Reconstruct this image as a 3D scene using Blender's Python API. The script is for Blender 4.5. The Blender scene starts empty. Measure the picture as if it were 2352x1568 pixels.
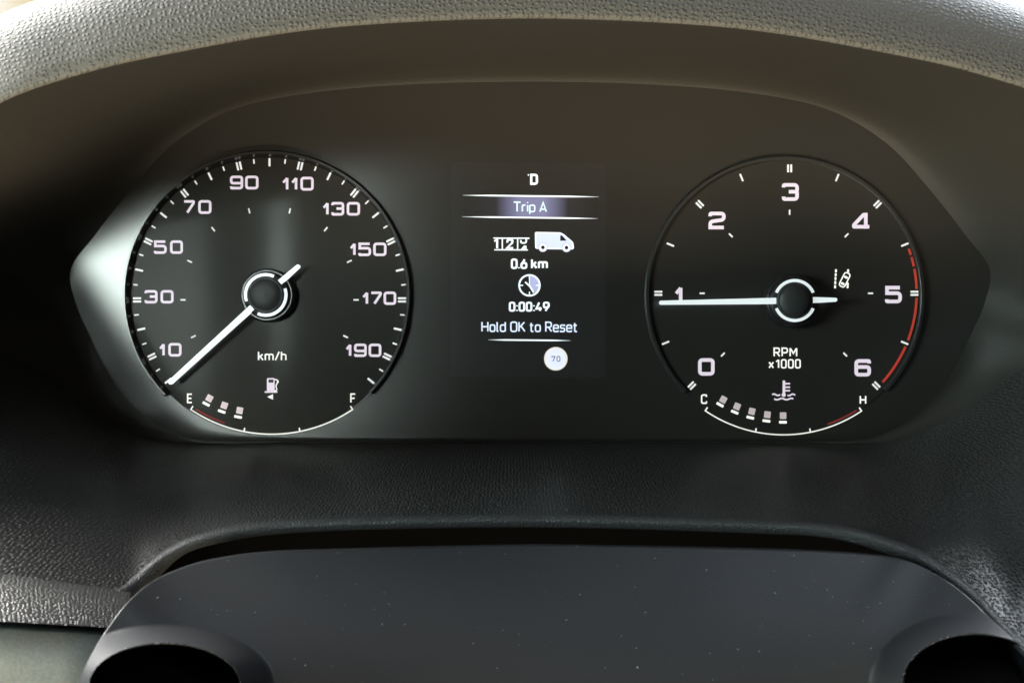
import bpy, bmesh, math, random
from mathutils import Vector, Matrix
random.seed(7)
rad = math.radians
scene = bpy.context.scene
COL = scene.collection

# ------------------------------------------------------------------ camera
S = 0.000175          # metres per photo unit (photo laid out 2352 x 1568) on the dial plane
D = 0.36              # camera to dial plane
CX, CY = 1176.0, 784.0
cam_d = bpy.data.cameras.new("camera")
cam_d.sensor_width = 36.0
cam_d.lens = 36.0 * D / (2352 * S)
cam_d.clip_start = 0.01
cam_d.clip_end = 50.0
cam_d.dof.use_dof = True
cam_d.dof.focus_distance = 0.352
cam_d.dof.aperture_fstop = 28.0
cam = bpy.data.objects.new("camera", cam_d)
cam.location = (0, -D, 0)
cam.rotation_euler = (rad(90), 0, 0)
COL.objects.link(cam)
scene.camera = cam

# ------------------------------------------------------------------ world, light, exposure
world = bpy.data.worlds.new("World")
scene.world = world
world.use_nodes = True
world.node_tree.nodes["Background"].inputs[0].default_value = (0.90, 0.95, 1.0, 1)
world.node_tree.nodes["Background"].inputs[1].default_value = 0.035

def area(name, loc, target, sx, sy, power, color, spread=180):
    l = bpy.data.lights.new(name, 'AREA')
    l.shape = 'RECTANGLE'
    l.size, l.size_y = sx, sy
    l.energy = power
    l.color = color
    l.spread = rad(spread)
    o = bpy.data.objects.new(name, l)
    o.location = loc
    o.rotation_euler = (Vector(target) - Vector(loc)).to_track_quat('-Z', 'Y').to_euler()
    COL.objects.link(o)
    return o

area("windscreen_light", (-0.95, 0.28, 0.74), (-0.15, -0.10, 0.04), 0.6, 0.45, 108, (1.0, 0.99, 0.95))
area("windscreen_far_light", (0.75, 0.42, 0.70), (0.15, -0.12, 0.0), 0.5, 0.45, 55, (0.88, 0.94, 1.0))
area("side_window_light", (-0.50, -0.80, 0.02), (-0.235, 0.0, -0.01), 0.20, 0.32, 0.235, (0.86, 1.0, 0.94), 21)
area("door_window_light", (-0.80, -0.55, 0.05), (0.20, -0.02, 0.01), 0.3, 0.25, 0.42, (0.80, 1.0, 0.99), 32)
area("door_gap_light", (-0.300, -0.80, 0.10), (-0.105, 0.0, 0.03), 0.022, 0.40, 0.045, (0.85, 1.0, 0.95), 16)
area("rear_cabin_light", (0.0, -0.95, 0.66), (0.0, -0.02, 0.06), 1.7, 0.45, 0.5, (1.0, 0.92, 0.80))
area("cabin_bounce_light", (-0.10, -0.58, -0.47), (0.0, -0.06, 0.10), 0.5, 0.14, 13.5, (1.0, 0.86, 0.62))
area("cover_fill_light", (0.40, -0.24, 0.80), (0.08, -0.15, -0.08), 0.4, 0.3, 3.4, (0.80, 0.90, 1.0))  # added fill from above to brighten the column cover

scene.view_settings.view_transform = 'Standard'
scene.view_settings.look = 'None'
scene.view_settings.exposure = 0.0
scene.view_settings.gamma = 1.0
scene.render.engine = 'CYCLES'
scene.cycles.max_bounces = 6
scene.cycles.use_denoising = True

# ------------------------------------------------------------------ helpers
def P(px, py, Y=0.0):
    k = S * (D + Y) / D
    return Vector(((px - CX) * k, Y, (CY - py) * k))

def link(name, me, mat, parent):
    o = bpy.data.objects.new(name, me)
    if mat: me.materials.append(mat)
    COL.objects.link(o)
    if parent:
        o.parent = parent
        # meshes keep scene coordinates; only a thing's Empty sits away from the origin
        m = Matrix.Translation(parent.location)
        o.matrix_parent_inverse = m.inverted()
    return o

def empty(name, loc):
    o = bpy.data.objects.new(name, None)
    o.location = loc
    o.empty_display_size = 0.02
    COL.objects.link(o)
    return o

def mesh(name, verts, faces, mat, parent, smooth=False, uvs=None):
    me = bpy.data.meshes.new(name)
    me.from_pydata([tuple(v) for v in verts], [], faces)
    if uvs is not None:
        ul = me.uv_layers.new(name="UVMap")
        for lp in me.loops:
            ul.data[lp.index].uv = uvs[lp.vertex_index]
    if smooth:
        me.polygons.foreach_set("use_smooth", [True] * len(me.polygons))
    me.update()
    return link(name, me, mat, parent)

def catmull(pts, n, closed=False):
    """Even resampling of a Catmull-Rom spline; pts are tuples of any dimension."""
    m = len(pts)
    dense = []
    segs = m if closed else m - 1
    for i in range(segs):
        g = lambda j: pts[j % m] if closed else pts[max(0, min(m - 1, j))]
        p0, p1, p2, p3 = g(i - 1), g(i), g(i + 1), g(i + 2)
        k = 24
        for j in range(k):
            t = j / k
            dense.append(tuple(0.5 * (2 * b + (c - a) * t + (2 * a - 5 * b + 4 * c - d) * t * t + (3 * b - a - 3 * c + d) * t ** 3)
                               for a, b, c, d in zip(p0, p1, p2, p3)))
    if not closed: dense.append(tuple(pts[-1]))
    # keep parameter matched (uniform in control index), not arc length
    out = []
    L = len(dense)
    for i in range(n):
        f = i / n * L if closed else i / (n - 1) * (L - 1)
        a = int(f) % L
        b = (a + 1) % L if closed else min(a + 1, L - 1)
        t = f - int(f)
        out.append(tuple(x * (1 - t) + y * t for x, y in zip(dense[a], dense[b])))
    return out

def loft(name, rows, mat, parent, closed=False, smooth=True, ux=False):
    """rows: lists of Vector of equal length; uv in metres along the surface."""
    n, m = len(rows[0]), len(rows)
    verts = [v for r in rows for v in r]
    mid = rows[m // 2]
    us = [0.0]
    for i in range(1, n): us.append(us[-1] + (mid[i] - mid[i - 1]).length)
    uvs = []
    acc = [0.0] * n
    for j in range(m):
        for i in range(n):
            if j: acc[i] += (rows[j][i] - rows[j - 1][i]).length
            uvs.append((rows[j][i].x if ux else us[i], acc[i]))
    faces = []
    for j in range(m - 1):
        for i in range(n if closed else n - 1):
            a, b = j * n + i, j * n + (i + 1) % n
            faces.append((a, b, b + n, a + n))
    return mesh(name, verts, faces, mat, parent, smooth, uvs)

def mixrow(A, B, t):
    return [a.lerp(b, t) for a, b in zip(A, B)]

def unproj(rows):
    return [[P(*p) for p in r] for r in rows]

# ------------------------------------------------------------------ materials
def new_mat(name):
    m = bpy.data.materials.new(name)
    m.use_nodes = True
    nt = m.node_tree
    return m, nt, nt.nodes, nt.links, nt.nodes["Principled BSDF"]

def plastic(name, col, rough, spec=0.5, grain=None, noise=None, var=0.0, coat=0.0, coat_rough=0.1):
    """grain = (pitch m, strength, randomness, stretch); noise = (scale, strength)"""
    m, nt, N, L, b = new_mat(name)
    b.inputs["Base Color"].default_value = (*col, 1)
    b.inputs["Roughness"].default_value = rough
    b.inputs["Specular IOR Level"].default_value = spec
    b.inputs["Coat Weight"].default_value = coat
    b.inputs["Coat Roughness"].default_value = coat_rough
    tc = N.new("ShaderNodeTexCoord")
    prev = None
    if noise:
        nz = N.new("ShaderNodeTexNoise"); nz.inputs["Scale"].default_value = noise[0]; nz.inputs["Detail"].default_value = 3
        L.new(tc.outputs["Object"], nz.inputs["Vector"])
        bp = N.new("ShaderNodeBump"); bp.inputs["Strength"].default_value = noise[1]; bp.inputs["Distance"].default_value = 0.0004
        L.new(nz.outputs["Fac"], bp.inputs["Height"])
        prev = bp
    if grain:
        pitch, strength, rnd, stretch = grain[:4]
        depth = grain[4] if len(grain) > 4 else 0.35
        mp = N.new("ShaderNodeMapping")
        mp.inputs["Scale"].default_value = (1 / pitch, stretch / pitch, 1)
        L.new(tc.outputs["UV"], mp.inputs["Vector"])
        # wobble so that no row runs dead straight
        nz2 = N.new("ShaderNodeTexNoise"); nz2.inputs["Scale"].default_value = 0.35; nz2.inputs["Detail"].default_value = 1
        L.new(mp.outputs["Vector"], nz2.inputs["Vector"])
        mx = N.new("ShaderNodeMix"); mx.data_type = 'VECTOR'; mx.inputs["Factor"].default_value = 0.35
        va = N.new("ShaderNodeVectorMath"); va.operation = 'MULTIPLY_ADD'
        va.inputs[1].default_value = (1.1, 1.1, 0)
        L.new(nz2.outputs["Color"], va.inputs[0]); L.new(mp.outputs["Vector"], va.inputs[2])
        vo = N.new("ShaderNodeTexVoronoi"); vo.voronoi_dimensions = '2D'; vo.feature = 'F1'
        vo.inputs["Scale"].default_value = 1.0
        vo.inputs["Randomness"].default_value = rnd
        L.new(va.outputs[0], vo.inputs["Vector"])
        mr = N.new("ShaderNodeMapRange"); mr.interpolation_type = 'SMOOTHSTEP'
        mr.inputs["From Min"].default_value = 0.41; mr.inputs["From Max"].default_value = 0.12
        L.new(vo.outputs["Distance"], mr.inputs["Value"])
        # each pebble its own height
        sp = N.new("ShaderNodeSeparateColor"); L.new(vo.outputs["Color"], sp.inputs[0])
        hm = N.new("ShaderNodeMapRange"); hm.inputs["To Min"].default_value = 0.55; hm.inputs["To Max"].default_value = 1.0
        L.new(sp.outputs[0], hm.inputs["Value"])
        mu = N.new("ShaderNodeMath"); mu.operation = 'MULTIPLY'
        L.new(mr.outputs["Result"], mu.inputs[0]); L.new(hm.outputs["Result"], mu.inputs[1])
        bg = N.new("ShaderNodeBump"); bg.inputs["Strength"].default_value = strength; bg.inputs["Distance"].default_value = pitch * depth
        L.new(mu.outputs[0], bg.inputs["Height"])
        if prev: L.new(prev.outputs["Normal"], bg.inputs["Normal"])
        prev = bg
    if prev: L.new(prev.outputs["Normal"], b.inputs["Normal"])
    if var:
        n3 = N.new("ShaderNodeTexNoise"); n3.inputs["Scale"].default_value = 14; n3.inputs["Detail"].default_value = 6
        L.new(tc.outputs["Object"], n3.inputs["Vector"])
        r3 = N.new("ShaderNodeMapRange"); r3.inputs["To Min"].default_value = rough - var; r3.inputs["To Max"].default_value = rough + var
        L.new(n3.outputs["Fac"], r3.inputs["Value"]); L.new(r3.outputs["Result"], b.inputs["Roughness"])
    return m

def glow(name, col, strength=1.0, base=0.4):
    m, nt, N, L, b = new_mat(name)
    b.inputs["Base Color"].default_value = (col[0] * base, col[1] * base, col[2] * base, 1)
    b.inputs["Roughness"].default_value = 0.6
    b.inputs["Specular IOR Level"].default_value = 0.1
    b.inputs["Emission Color"].default_value = (*col, 1)
    b.inputs["Emission Strength"].default_value = strength
    return m

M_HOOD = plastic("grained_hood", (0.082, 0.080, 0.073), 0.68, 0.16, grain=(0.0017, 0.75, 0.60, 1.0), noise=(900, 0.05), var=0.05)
M_DASH = plastic("grained_dash", (0.032, 0.032, 0.031), 0.38, 0.55, grain=(0.00118, 1.0, 0.62, 0.85, 0.85), noise=(1200, 0.06), var=0.05)
M_LEDGE = plastic("grained_ledge", (0.032, 0.032, 0.031), 0.38, 0.55, grain=(0.00105, 0.7, 0.60, 0.9, 0.35), noise=(1200, 0.06), var=0.05)
M_LIP_LIT = plastic("grained_lip_lit", (0.050, 0.051, 0.051), 0.5, 0.5, grain=(0.0010, 0.6, 0.9, 1.0), noise=(1200, 0.1))  # bezel plastic in a lighter tone: light on the edge is in the colour
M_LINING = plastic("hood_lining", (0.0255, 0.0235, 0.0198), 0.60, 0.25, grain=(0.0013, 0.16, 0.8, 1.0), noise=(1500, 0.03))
M_WALL = plastic("smooth_wall", (0.028, 0.027, 0.025), 0.50, 0.4, noise=(2500, 0.05))
M_MASK = plastic("satin_mask", (0.025, 0.0230, 0.0205), 0.26, 0.58)
M_DIAL = plastic("satin_dial", (0.034, 0.032, 0.029), 0.62, 0.04, noise=(3500, 0.02), coat=0.020, coat_rough=0.10)
M_GLOSS = plastic("gloss_black", (0.016, 0.016, 0.016), 0.25, 0.5)
M_HUB = plastic("hub_black", (0.016, 0.016, 0.016), 0.30, 0.5)
M_RIM = plastic("satin_rim", (0.026, 0.026, 0.025), 0.32, 0.5)
M_CAP = plastic("cap_black", (0.030, 0.030, 0.030), 0.55, 0.4, noise=(4000, 0.08))
M_SHROUD = plastic("shroud_plastic", (0.0135, 0.015, 0.0175), 0.48, 0.36, noise=(2600, 0.22), var=0.10)
M_GAP_SHADE = plastic("gap_shade", (0.0012, 0.0012, 0.0012), 0.9, 0.0)  # near-black base colour stands in for shade inside the gaps
M_SCREEN = plastic("screen_glass", (0.025, 0.0232, 0.0210), 0.26, 0.55)
M_SCREEN.node_tree.nodes["Principled BSDF"].inputs["Emission Color"].default_value = (0.5, 0.5, 0.62, 1)
M_SCREEN.node_tree.nodes["Principled BSDF"].inputs["Emission Strength"].default_value = 0.007
M_DUST = plastic("dust", (0.24, 0.25, 0.25), 0.9, 0.1)

M_NUM = glow("numeral_light", (0.70, 0.62, 0.70), 0.92)
M_TICK = glow("tick_light", (0.76, 0.76, 0.75), 0.88)
M_NEEDLE = glow("needle_white", (0.84, 0.92, 0.94), 0.98)
M_NEEDLE2 = glow("needle_white_dim", (0.72, 0.80, 0.80), 0.95)
M_ARC = glow("scale_light", (0.84, 0.84, 0.78), 0.9)
M_TEXT = glow("warm_text_light", (0.88, 0.88, 0.82), 0.95)
M_RED = glow("red_zone_light", (0.40, 0.045, 0.028), 0.85)
M_RED2 = glow("dim_red_light", (0.22, 0.035, 0.030), 0.75)
M_SEG = glow("segment_light", (0.66, 0.56, 0.57), 0.85)
M_SEG2 = glow("segment_light_grey", (0.50, 0.44, 0.44), 0.85)
M_WHITE = glow("display_white", (0.86, 0.92, 0.95), 1.0)
M_LAV = glow("display_lavender", (0.60, 0.66, 0.86), 1.0)
M_LAV2 = glow("display_wedge", (0.42, 0.44, 0.66), 1.0)
M_TXT2 = glow("display_text_blue", (0.70, 0.78, 0.92), 1.0)
M_TRIP = glow("display_text_trip", (0.62, 0.78, 0.82), 1.0)
M_SIGN = glow("sign_white", (0.72, 0.77, 0.92), 1.0)
M_SIGNRIM = glow("sign_rim", (0.72, 0.66, 0.56), 1.0)
M_SIGNTXT = glow("sign_text", (0.20, 0.17, 0.22), 0.9)
M_PANEL = plastic("icon_dark", (0.012, 0.012, 0.014), 0.5, 0.3)

def silver_mat():
    m, nt, N, L, b = new_mat("silver_trim")
    b.inputs["Metallic"].default_value = 0.55
    b.inputs["Roughness"].default_value = 0.42
    tc = N.new("ShaderNodeTexCoord")
    nz = N.new("ShaderNodeTexNoise"); nz.inputs["Scale"].default_value = 1500; nz.inputs["Detail"].default_value = 4
    L.new(tc.outputs["Object"], nz.inputs["Vector"])
    cr = N.new("ShaderNodeValToRGB")
    cr.color_ramp.elements[0].position = 0.3; cr.color_ramp.elements[0].color = (0.24, 0.285, 0.295, 1)
    cr.color_ramp.elements[1].position = 0.75; cr.color_ramp.elements[1].color = (0.34, 0.395, 0.40, 1)
    L.new(nz.outputs["Fac"], cr.inputs["Fac"]); L.new(cr.outputs["Color"], b.inputs["Base Color"])
    bp = N.new("ShaderNodeBump"); bp.inputs["Strength"].default_value = 0.12; bp.inputs["Distance"].default_value = 0.0004
    L.new(nz.outputs["Fac"], bp.inputs["Height"]); L.new(bp.outputs["Normal"], b.inputs["Normal"])
    return m
M_SILVER = silver_mat()

def band_mat():
    """screen highlight behind the heading: what the display itself shows, bright in the middle"""
    m, nt, N, L, b = new_mat("display_highlight")
    b.inputs["Base Color"].default_value = (0.025, 0.0232, 0.021, 1)
    b.inputs["Roughness"].default_value = 0.26
    tc = N.new("ShaderNodeTexCoord"); sx = N.new("ShaderNodeSeparateXYZ")
    L.new(tc.outputs["UV"], sx.inputs[0])
    cr = N.new("ShaderNodeValToRGB")
    e = cr.color_ramp.elements
    e[0].position = 0.0; e[0].color = (0.001, 0.001, 0.0015, 1)
    e[1].position = 1.0; e[1].color = (0.001, 0.001, 0.0015, 1)
    for pos, c in ((0.24, (0.014, 0.013, 0.020, 1)), (0.42, (0.24, 0.24, 0.40, 1)), (0.60, (0.24, 0.24, 0.40, 1)), (0.78, (0.014, 0.013, 0.020, 1))):
        k = cr.color_ramp.elements.new(pos); k.color = c
    L.new(sx.outputs[0], cr.inputs["Fac"])
    L.new(cr.outputs["Color"], b.inputs["Emission Color"])
    b.inputs["Emission Strength"].default_value = 1.0
    return m
M_BAND = band_mat()

def sky_mat():
    m, nt, N, L, b = new_mat("bright_outside")
    N.remove(b)
    em = N.new("ShaderNodeEmission")
    tc = N.new("ShaderNodeTexCoord")
    nz = N.new("ShaderNodeTexNoise"); nz.inputs["Scale"].default_value = 7; nz.inputs["Detail"].default_value = 1
    L.new(tc.outputs["Object"], nz.inputs["Vector"])
    cr = N.new("ShaderNodeValToRGB")
    cr.color_ramp.elements[0].position = 0.30; cr.color_ramp.elements[0].color = (0.72, 0.60, 0.36, 1)
    cr.color_ramp.elements[1].position = 0.60; cr.color_ramp.elements[1].color = (1.0, 0.95, 0.82, 1)
    L.new(nz.outputs["Fac"], cr.inputs["Fac"]); L.new(cr.outputs["Color"], em.inputs["Color"])
    em.inputs["Strength"].default_value = 1.05
    L.new(em.outputs[0], N["Material Output"].inputs["Surface"])
    return m

# ------------------------------------------------------------------ setting: what shows beyond the hood
w = [Vector((-2.4, 1.1, -0.10)), Vector((2.4, 1.1, -0.10)), Vector((2.4, 1.1, 1.6)), Vector((-2.4, 1.1, 1.6))]
sky = mesh("sky", w, [(0, 1, 2, 3)], sky_mat(), None)
sky["kind"] = "structure"

# ------------------------------------------------------------------ dashboard
dash = empty("dashboard", P(1218, 1700, -0.05))
dash["label"] = "dark grained plastic dashboard with hood curving over the instrument cluster"
dash["category"] = "dashboard"

def mir(half):
    """left half from top centre to bottom centre -> full loop (mirror about x = 1218)"""
    right = [(2436 - x, y, Y) for x, y, Y in half[1:-1]]
    return half + right[::-1]

M_half = [(1218, 188, 0), (950, 194, 0), (720, 213, 0), (540, 250, 0), (405, 325, 0), (305, 430, 0),
          (220, 538, -.0003), (163, 618, -.0006), (174, 695, -.0006), (202, 760, -.0005), (236, 831, -.0003), (273, 891, 0), (325, 947, 0),
          (381, 984, .0006), (470, 1008, .0008), (700, 1013, .001), (1218, 1014, .001)]
T_half = [(1218, 126, -.003), (953, 133, -.003), (700, 156, -.003), (490, 204, -.004), (308, 278, -.005), (180, 374, -.008),
          (90, 480, -.014), (70, 600, -.02), (80, 703, -.01), (140, 776, -.005), (190, 845, 0), (236, 908, 0), (290, 954, 0),
          (364, 993, .001), (460, 1014, .002), (700, 1016, .002), (1218, 1016, .002)]
O_half = [(1218, 43, -.110), (911, 53, -.110), (670, 75, -.110), (402, 122, -.110), (201, 167, -.110), (0, 238, -.108),
          (-130, 345, -.088), (-175, 530, -.062), (-140, 720, -.040), (25, 812, -.022), (125, 868, -.012), (195, 924, -.008),
          (255, 963, -.005), (344, 1002, -.003), (450, 1020, 0.0), (700, 1018, 0.0), (1218, 1018, 0.0)]
NL = 640
Mr = catmull(mir(M_half), NL, True)
Tr = catmull(mir(T_half), NL, True)
Or = catmull(mir(O_half), NL, True)
MP, TP, OP = unproj([Mr, Tr, Or])
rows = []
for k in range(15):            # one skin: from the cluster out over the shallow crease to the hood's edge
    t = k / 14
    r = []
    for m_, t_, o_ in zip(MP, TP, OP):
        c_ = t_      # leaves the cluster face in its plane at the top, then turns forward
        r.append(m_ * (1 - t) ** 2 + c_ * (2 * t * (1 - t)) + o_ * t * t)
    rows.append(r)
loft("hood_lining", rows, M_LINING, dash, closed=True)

# hood: rolled front edge, grained front face, top running back to the windscreen
H_in = O_half[7:0:-1] + [(x if i == 0 else 2436 - x, y, Y) for i, (x, y, Y) in enumerate(O_half[:8])]
U_left = [(-330, 330, -.070), (-200, 190, -.066), (0, 50, -.062), (201, -28, -.060), (402, -80, -.060), (670, -118, -.060), (911, -138, -.060)]
U_in = U_left + [(1218, -146, -.060)] + [(2436 - x, y, Y) for x, y, Y in U_left[::-1]]
nh = 420
Hc, Uc = unproj([catmull(H_in, nh), catmull(U_in, nh)])
rows = []
for k in range(5):            # roll from the lining's edge out to the face
    a = k / 4 * math.pi / 2
    rows.append([h + Vector((0, -0.0012 * math.sin(a), 0.0012 * (1 - math.cos(a)))) for h in Hc])
base = rows[-1]
for k in range(1, 15):
    t = k / 14
    bow = 0.010 * math.sin(math.pi * t)
    rows.append([b.lerp(u, t) + Vector((0, -bow, bow * 0.4)) for b, u in zip(base, Uc)])
for k in range(1, 7):
    t = k / 6
    rows.append([Vector((u.x * (1 + 0.5 * t), u.y + 0.45 * t, u.z + 0.004 * math.sin(t * 3) - 0.11 * t * t)) for u in Uc])
loft("hood", rows, M_HOOD, dash)

# lower bezel between the cluster and the steering column
K_left = [O_half[i] for i in (7, 8, 9, 10, 11, 12, 13, 14, 15)]
K_in = K_left + [(1218, 1018, 0.0)] + [(2436 - x, y, Y) for x, y, Y in K_left[::-1]]
L_in = [(-420, 1235, -0.1400), (-250, 1285, -0.1340), (0, 1316, -0.1280), (150, 1337, -0.1230), (262, 1352, -0.1180), (310, 1320, -0.1100), (375, 1265, -0.1030),
        (480, 1219, -0.0990), (700, 1189, -0.0930), (1218, 1179, -0.0920), (1736, 1193, -0.0940), (1936, 1207, -0.0970), (2070, 1244, -0.1020),
        (2137, 1277, -0.1070), (2237, 1351, -0.1140), (2304, 1424, -0.1220), (2352, 1470, -0.1270), (2480, 1560, -0.1370), (2600, 1620, -0.1420)]
nk = 700
Kc, Lc = unproj([catmull(K_in, nk), catmull(L_in, nk)])
rows = []
for k in range(21):
    t = k / 20
    bow = 0.001 * math.sin(math.pi * t)
    rows.append([a.lerp(b, t) + Vector((0, 0, bow)) for a, b in zip(Kc, Lc)])
loft("lower_bezel", rows, M_DASH, dash, ux=True)

# lip of the bezel round the column opening, then a black sheet painting the shade in the slot
i0 = int(4.02 / 18 * (nk - 1)); i1 = int(17 / 18 * (nk - 1))
E_in = [(-420, 1265, -0.1430), (-250, 1315, -0.1370), (0, 1346, -0.1310), (150, 1367, -0.1260), (262, 1384, -0.1210), (322, 1346, -0.1130), (392, 1285, -0.1065),
        (492, 1246, -0.1025), (700, 1219, -0.0965), (1218, 1208, -0.0955), (1736, 1222, -0.0975), (1916, 1234, -0.1005), (2044, 1270, -0.1055),
        (2112, 1302, -0.1105), (2215, 1372, -0.1175), (2286, 1444, -0.1255), (2335, 1492, -0.1305), (2460, 1580, -0.1405), (2600, 1650, -0.1455)]
Ec = unproj([catmull(E_in, nk)])[0]
LL, EE = Lc[i0:i1], Ec[i0:i1]
rows = [LL] + [[a.lerp(b, k / 6) + Vector((0, -0.0022 * math.sin(math.pi * k / 6), 0.0006)) for a, b in zip(LL, EE)] for k in range(1, 6)] + [EE]
rows += [[e + Vector((0, 0.0012, -0.0006)) for e in EE], [e + Vector((0, 0.010, -0.001)) for e in EE]]
loft("bezel_lip", rows, M_LIP_LIT, dash)
loft("column_slot", [[e + Vector((0, 0.010, -0.001)) for e in EE], [e + Vector((0, 0.045, -0.002)) for e in EE],
                     [e + Vector((0, 0.048, -0.060)) for e in EE]], M_GAP_SHADE, dash)

# ledge left of the column and the silver strip below it
R_in = [(-420, 1235, -0.1400), (-250, 1285, -0.1340), (0, 1316, -0.1280), (150, 1337, -0.1230), (262, 1352, -0.1180), (300, 1358, -0.1160)]
G_in = [(-420, 1402, -.172), (-250, 1412, -.168), (0, 1426, -.160), (150, 1434, -.152), (250, 1440, -.145), (300, 1443, -.141)]
na = 160
Rc, Gc = unproj([catmull(R_in, na), catmull(G_in, na)])
rows = []
for k in range(13):
    t = k / 12
    rows.append([a.lerp(b, t) + Vector((0, -0.001 * math.sin(math.pi * t), 0.0015 * math.sin(math.pi * t))) for a, b in zip(Rc, Gc)])
loft("ledge", rows, M_LEDGE, dash)
loft("trim_gap", [[g + Vector((0, 0.0002, -0.0002)) for g in Gc], [g + Vector((0, 0.012, -0.003)) for g in Gc], [g + Vector((0, 0.012, -0.03)) for g in Gc]], M_GAP_SHADE, dash)  # sheet coloured near black for the shade between ledge and strip
Tt = unproj([catmull([(-420, 1418, -.168), (-250, 1427, -.164), (0, 1438, -.156), (150, 1446, -.148), (250, 1452, -.141), (330, 1456, -.136)], na)])[0]
rows = [[p + Vector((0, 0.010, -0.002)) for p in Tt], [p + Vector((0, 0.0008, 0)) for p in Tt], [p + Vector((0, -0.0006, -0.0006)) for p in Tt]]
for k in range(1, 7):
    t = k / 6
    rows.append([p + Vector((0, -0.0008 - 0.010 * t, -0.001 - 0.04 * t)) for p in Tt])
tr = loft("trim_strip", rows, M_SILVER, dash)
tr["label"] = "silver grey speckled trim strip"

# dash pad either side of the hood and the knee panel under it
for sg_ in (-1, 1):
    xs_ = [0.215 + 0.70 * i / 24 for i in range(25)]
    prof_ = [(.60, .030), (.30, .045), (.10, .045), (.00, .036), (-.05, .018), (-.085, -.015), (-.105, -.065), (-.105, -.13), (-.09, -.25)]
    pr_ = catmull(prof_, 40)
    loft("dash_pad", [[Vector((sg_ * x, y, z)) for x in xs_] for y, z in pr_], M_DASH, dash)
loft("knee_panel", [[Vector((x / 10.0, -.045 + dy, z)) for x in range(-9, 10)] for dy, z in ((.02, -.108), (0, -.112), (-.02, -.20), (-.03, -.40))], M_WALL, dash)

# ------------------------------------------------------------------ steering column cover
shroud = empty("steering_column_cover", P(1218, 1720, -0.16))
shroud["label"] = "dusty smooth blue-black steering column cover with two round stalk openings"
shroud["category"] = "column cover"
S_in = [(120, 1720, -.166), (180, 1565, -.160), (217, 1488, -.156), (248, 1441, -.152), (285, 1391, -.147), (335, 1344, -.138), (385, 1317, -.132), (469, 1289, -.126),
        (603, 1269, -.121), (784, 1262, -.117), (1000, 1256, -.115), (1218, 1252, -.114), (1400, 1254, -.114), (1568, 1257, -.115), (1836, 1264, -.118), (2003, 1274, -.121), (2075, 1286, -.124),
        (2137, 1311, -.128), (2204, 1354, -.135), (2271, 1415, -.143), (2352, 1491, -.150), (2420, 1575, -.157), (2470, 1720, -.164)]
ns = 560
Sc = catmull(S_in, ns)
B_in = [(200 + 2200 * i / 22, 1725, -.152) for i in range(23)]
Bc = catmull(B_in, ns)
HOLES = [((378, 1572), 172, 94), ((2242, 1566), 166, 110)]
def shroud_pt(px, py, Y):
    """stalk openings: a raised collar, then a deep well"""
    off = 0.0
    for (hx, hy), rx, ry in HOLES:
        dd = math.hypot((px - hx) / rx, (py - hy) / ry)
        if dd < 1.0:
            off += min(0.030, 0.3 * (1.0 - dd) ** 0.62) - 0.020
        elif dd < 1.5:
            u = (1.5 - dd) / 0.5
            off -= 0.020 * u * u * (1.6 - 0.6 * u)
    return P(px, py, Y + off)
nrow = 150
rows = []
rows.append([P(*p) + Vector((0, 0.030, -0.020)) for p in Sc])
rows.append([P(*p) + Vector((0, 0.006, -0.0012)) for p in Sc])
rows.append([P(*p) + Vector((0, 0.0016, 0.0)) for p in Sc])
for k in range(nrow):
    t = k / (nrow - 1)
    r = []
    for a, b in zip(Sc, Bc):
        x, y, Y = (a[i] * (1 - t) + b[i] * t for i in range(3))
        Y -= 0.003 * math.sin(math.pi * min(1, t * 1.2))
        r.append(shroud_pt(x, y, Y))
    rows.append(r)
loft("cover_shell", rows, M_SHROUD, shroud)

# ------------------------------------------------------------------ instrument cluster
clu = empty("instrument_cluster", P(1218, 1014, 0.004))
clu["label"] = "black instrument cluster with two lit dials and a digital display between them"
clu["category"] = "instrument cluster"

# mask: flat in the middle, turning back at both ends and forward at the top
N_half = [(1218, 345, 0), (950, 345, 0), (780, 352, 0), (660, 385, 0), (540, 450, 0), (440, 520, 0), (370, 580, 0), (315, 635, 0), (305, 690, 0), (312, 740, 0),
          (328, 800, 0), (350, 860, 0), (385, 915, 0), (430, 955, 0), (500, 990, 0), (700, 1003, 0), (1218, 1004, 0)]
NP = unproj([catmull(mir(N_half), NL, True)])[0]
rows = []
for k in range(11):
    t = k / 10
    e = 1 - (1 - t) ** 2            # eases into the flat middle
    rows.append([Vector((a.x + (b.x - a.x) * t, a.y + (b.y - a.y) * e, a.z + (b.z - a.z) * t)) for a, b in zip(MP, NP)])
cen = Vector((P(1218, 680).x, 0, P(1218, 680).z))
for k in range(1, 6):
    t = k / 5 * 0.98
    rows.append([a.lerp(Vector((a.x * 0.0 + cen.x + (a.x - cen.x) * (1 - t), 0, cen.z + (a.z - cen.z) * (1 - t))), 1.0) for a in NP])
loft("cluster_mask", rows, M_MASK, clu, closed=True)

FRONT = -0.0005      # dial face
PRINT = -0.0008      # printed and lit marks

def disc(name, c, r, Y, mat, parent, n=128):
    vs = [P(c[0] + r * math.sin(2 * math.pi * i / n), c[1] - r * math.cos(2 * math.pi * i / n), Y) for i in range(n)]
    k = len(vs)
    vs += [v + Vector((0, -Y + 0.0005 if Y > -0.002 else 0.0008, 0)) for v in vs]
    return mesh(name, vs, [tuple(range(n))] + [(i, i + k, (i + 1) % n + k, (i + 1) % n) for i in range(n)], mat, parent)

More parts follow.
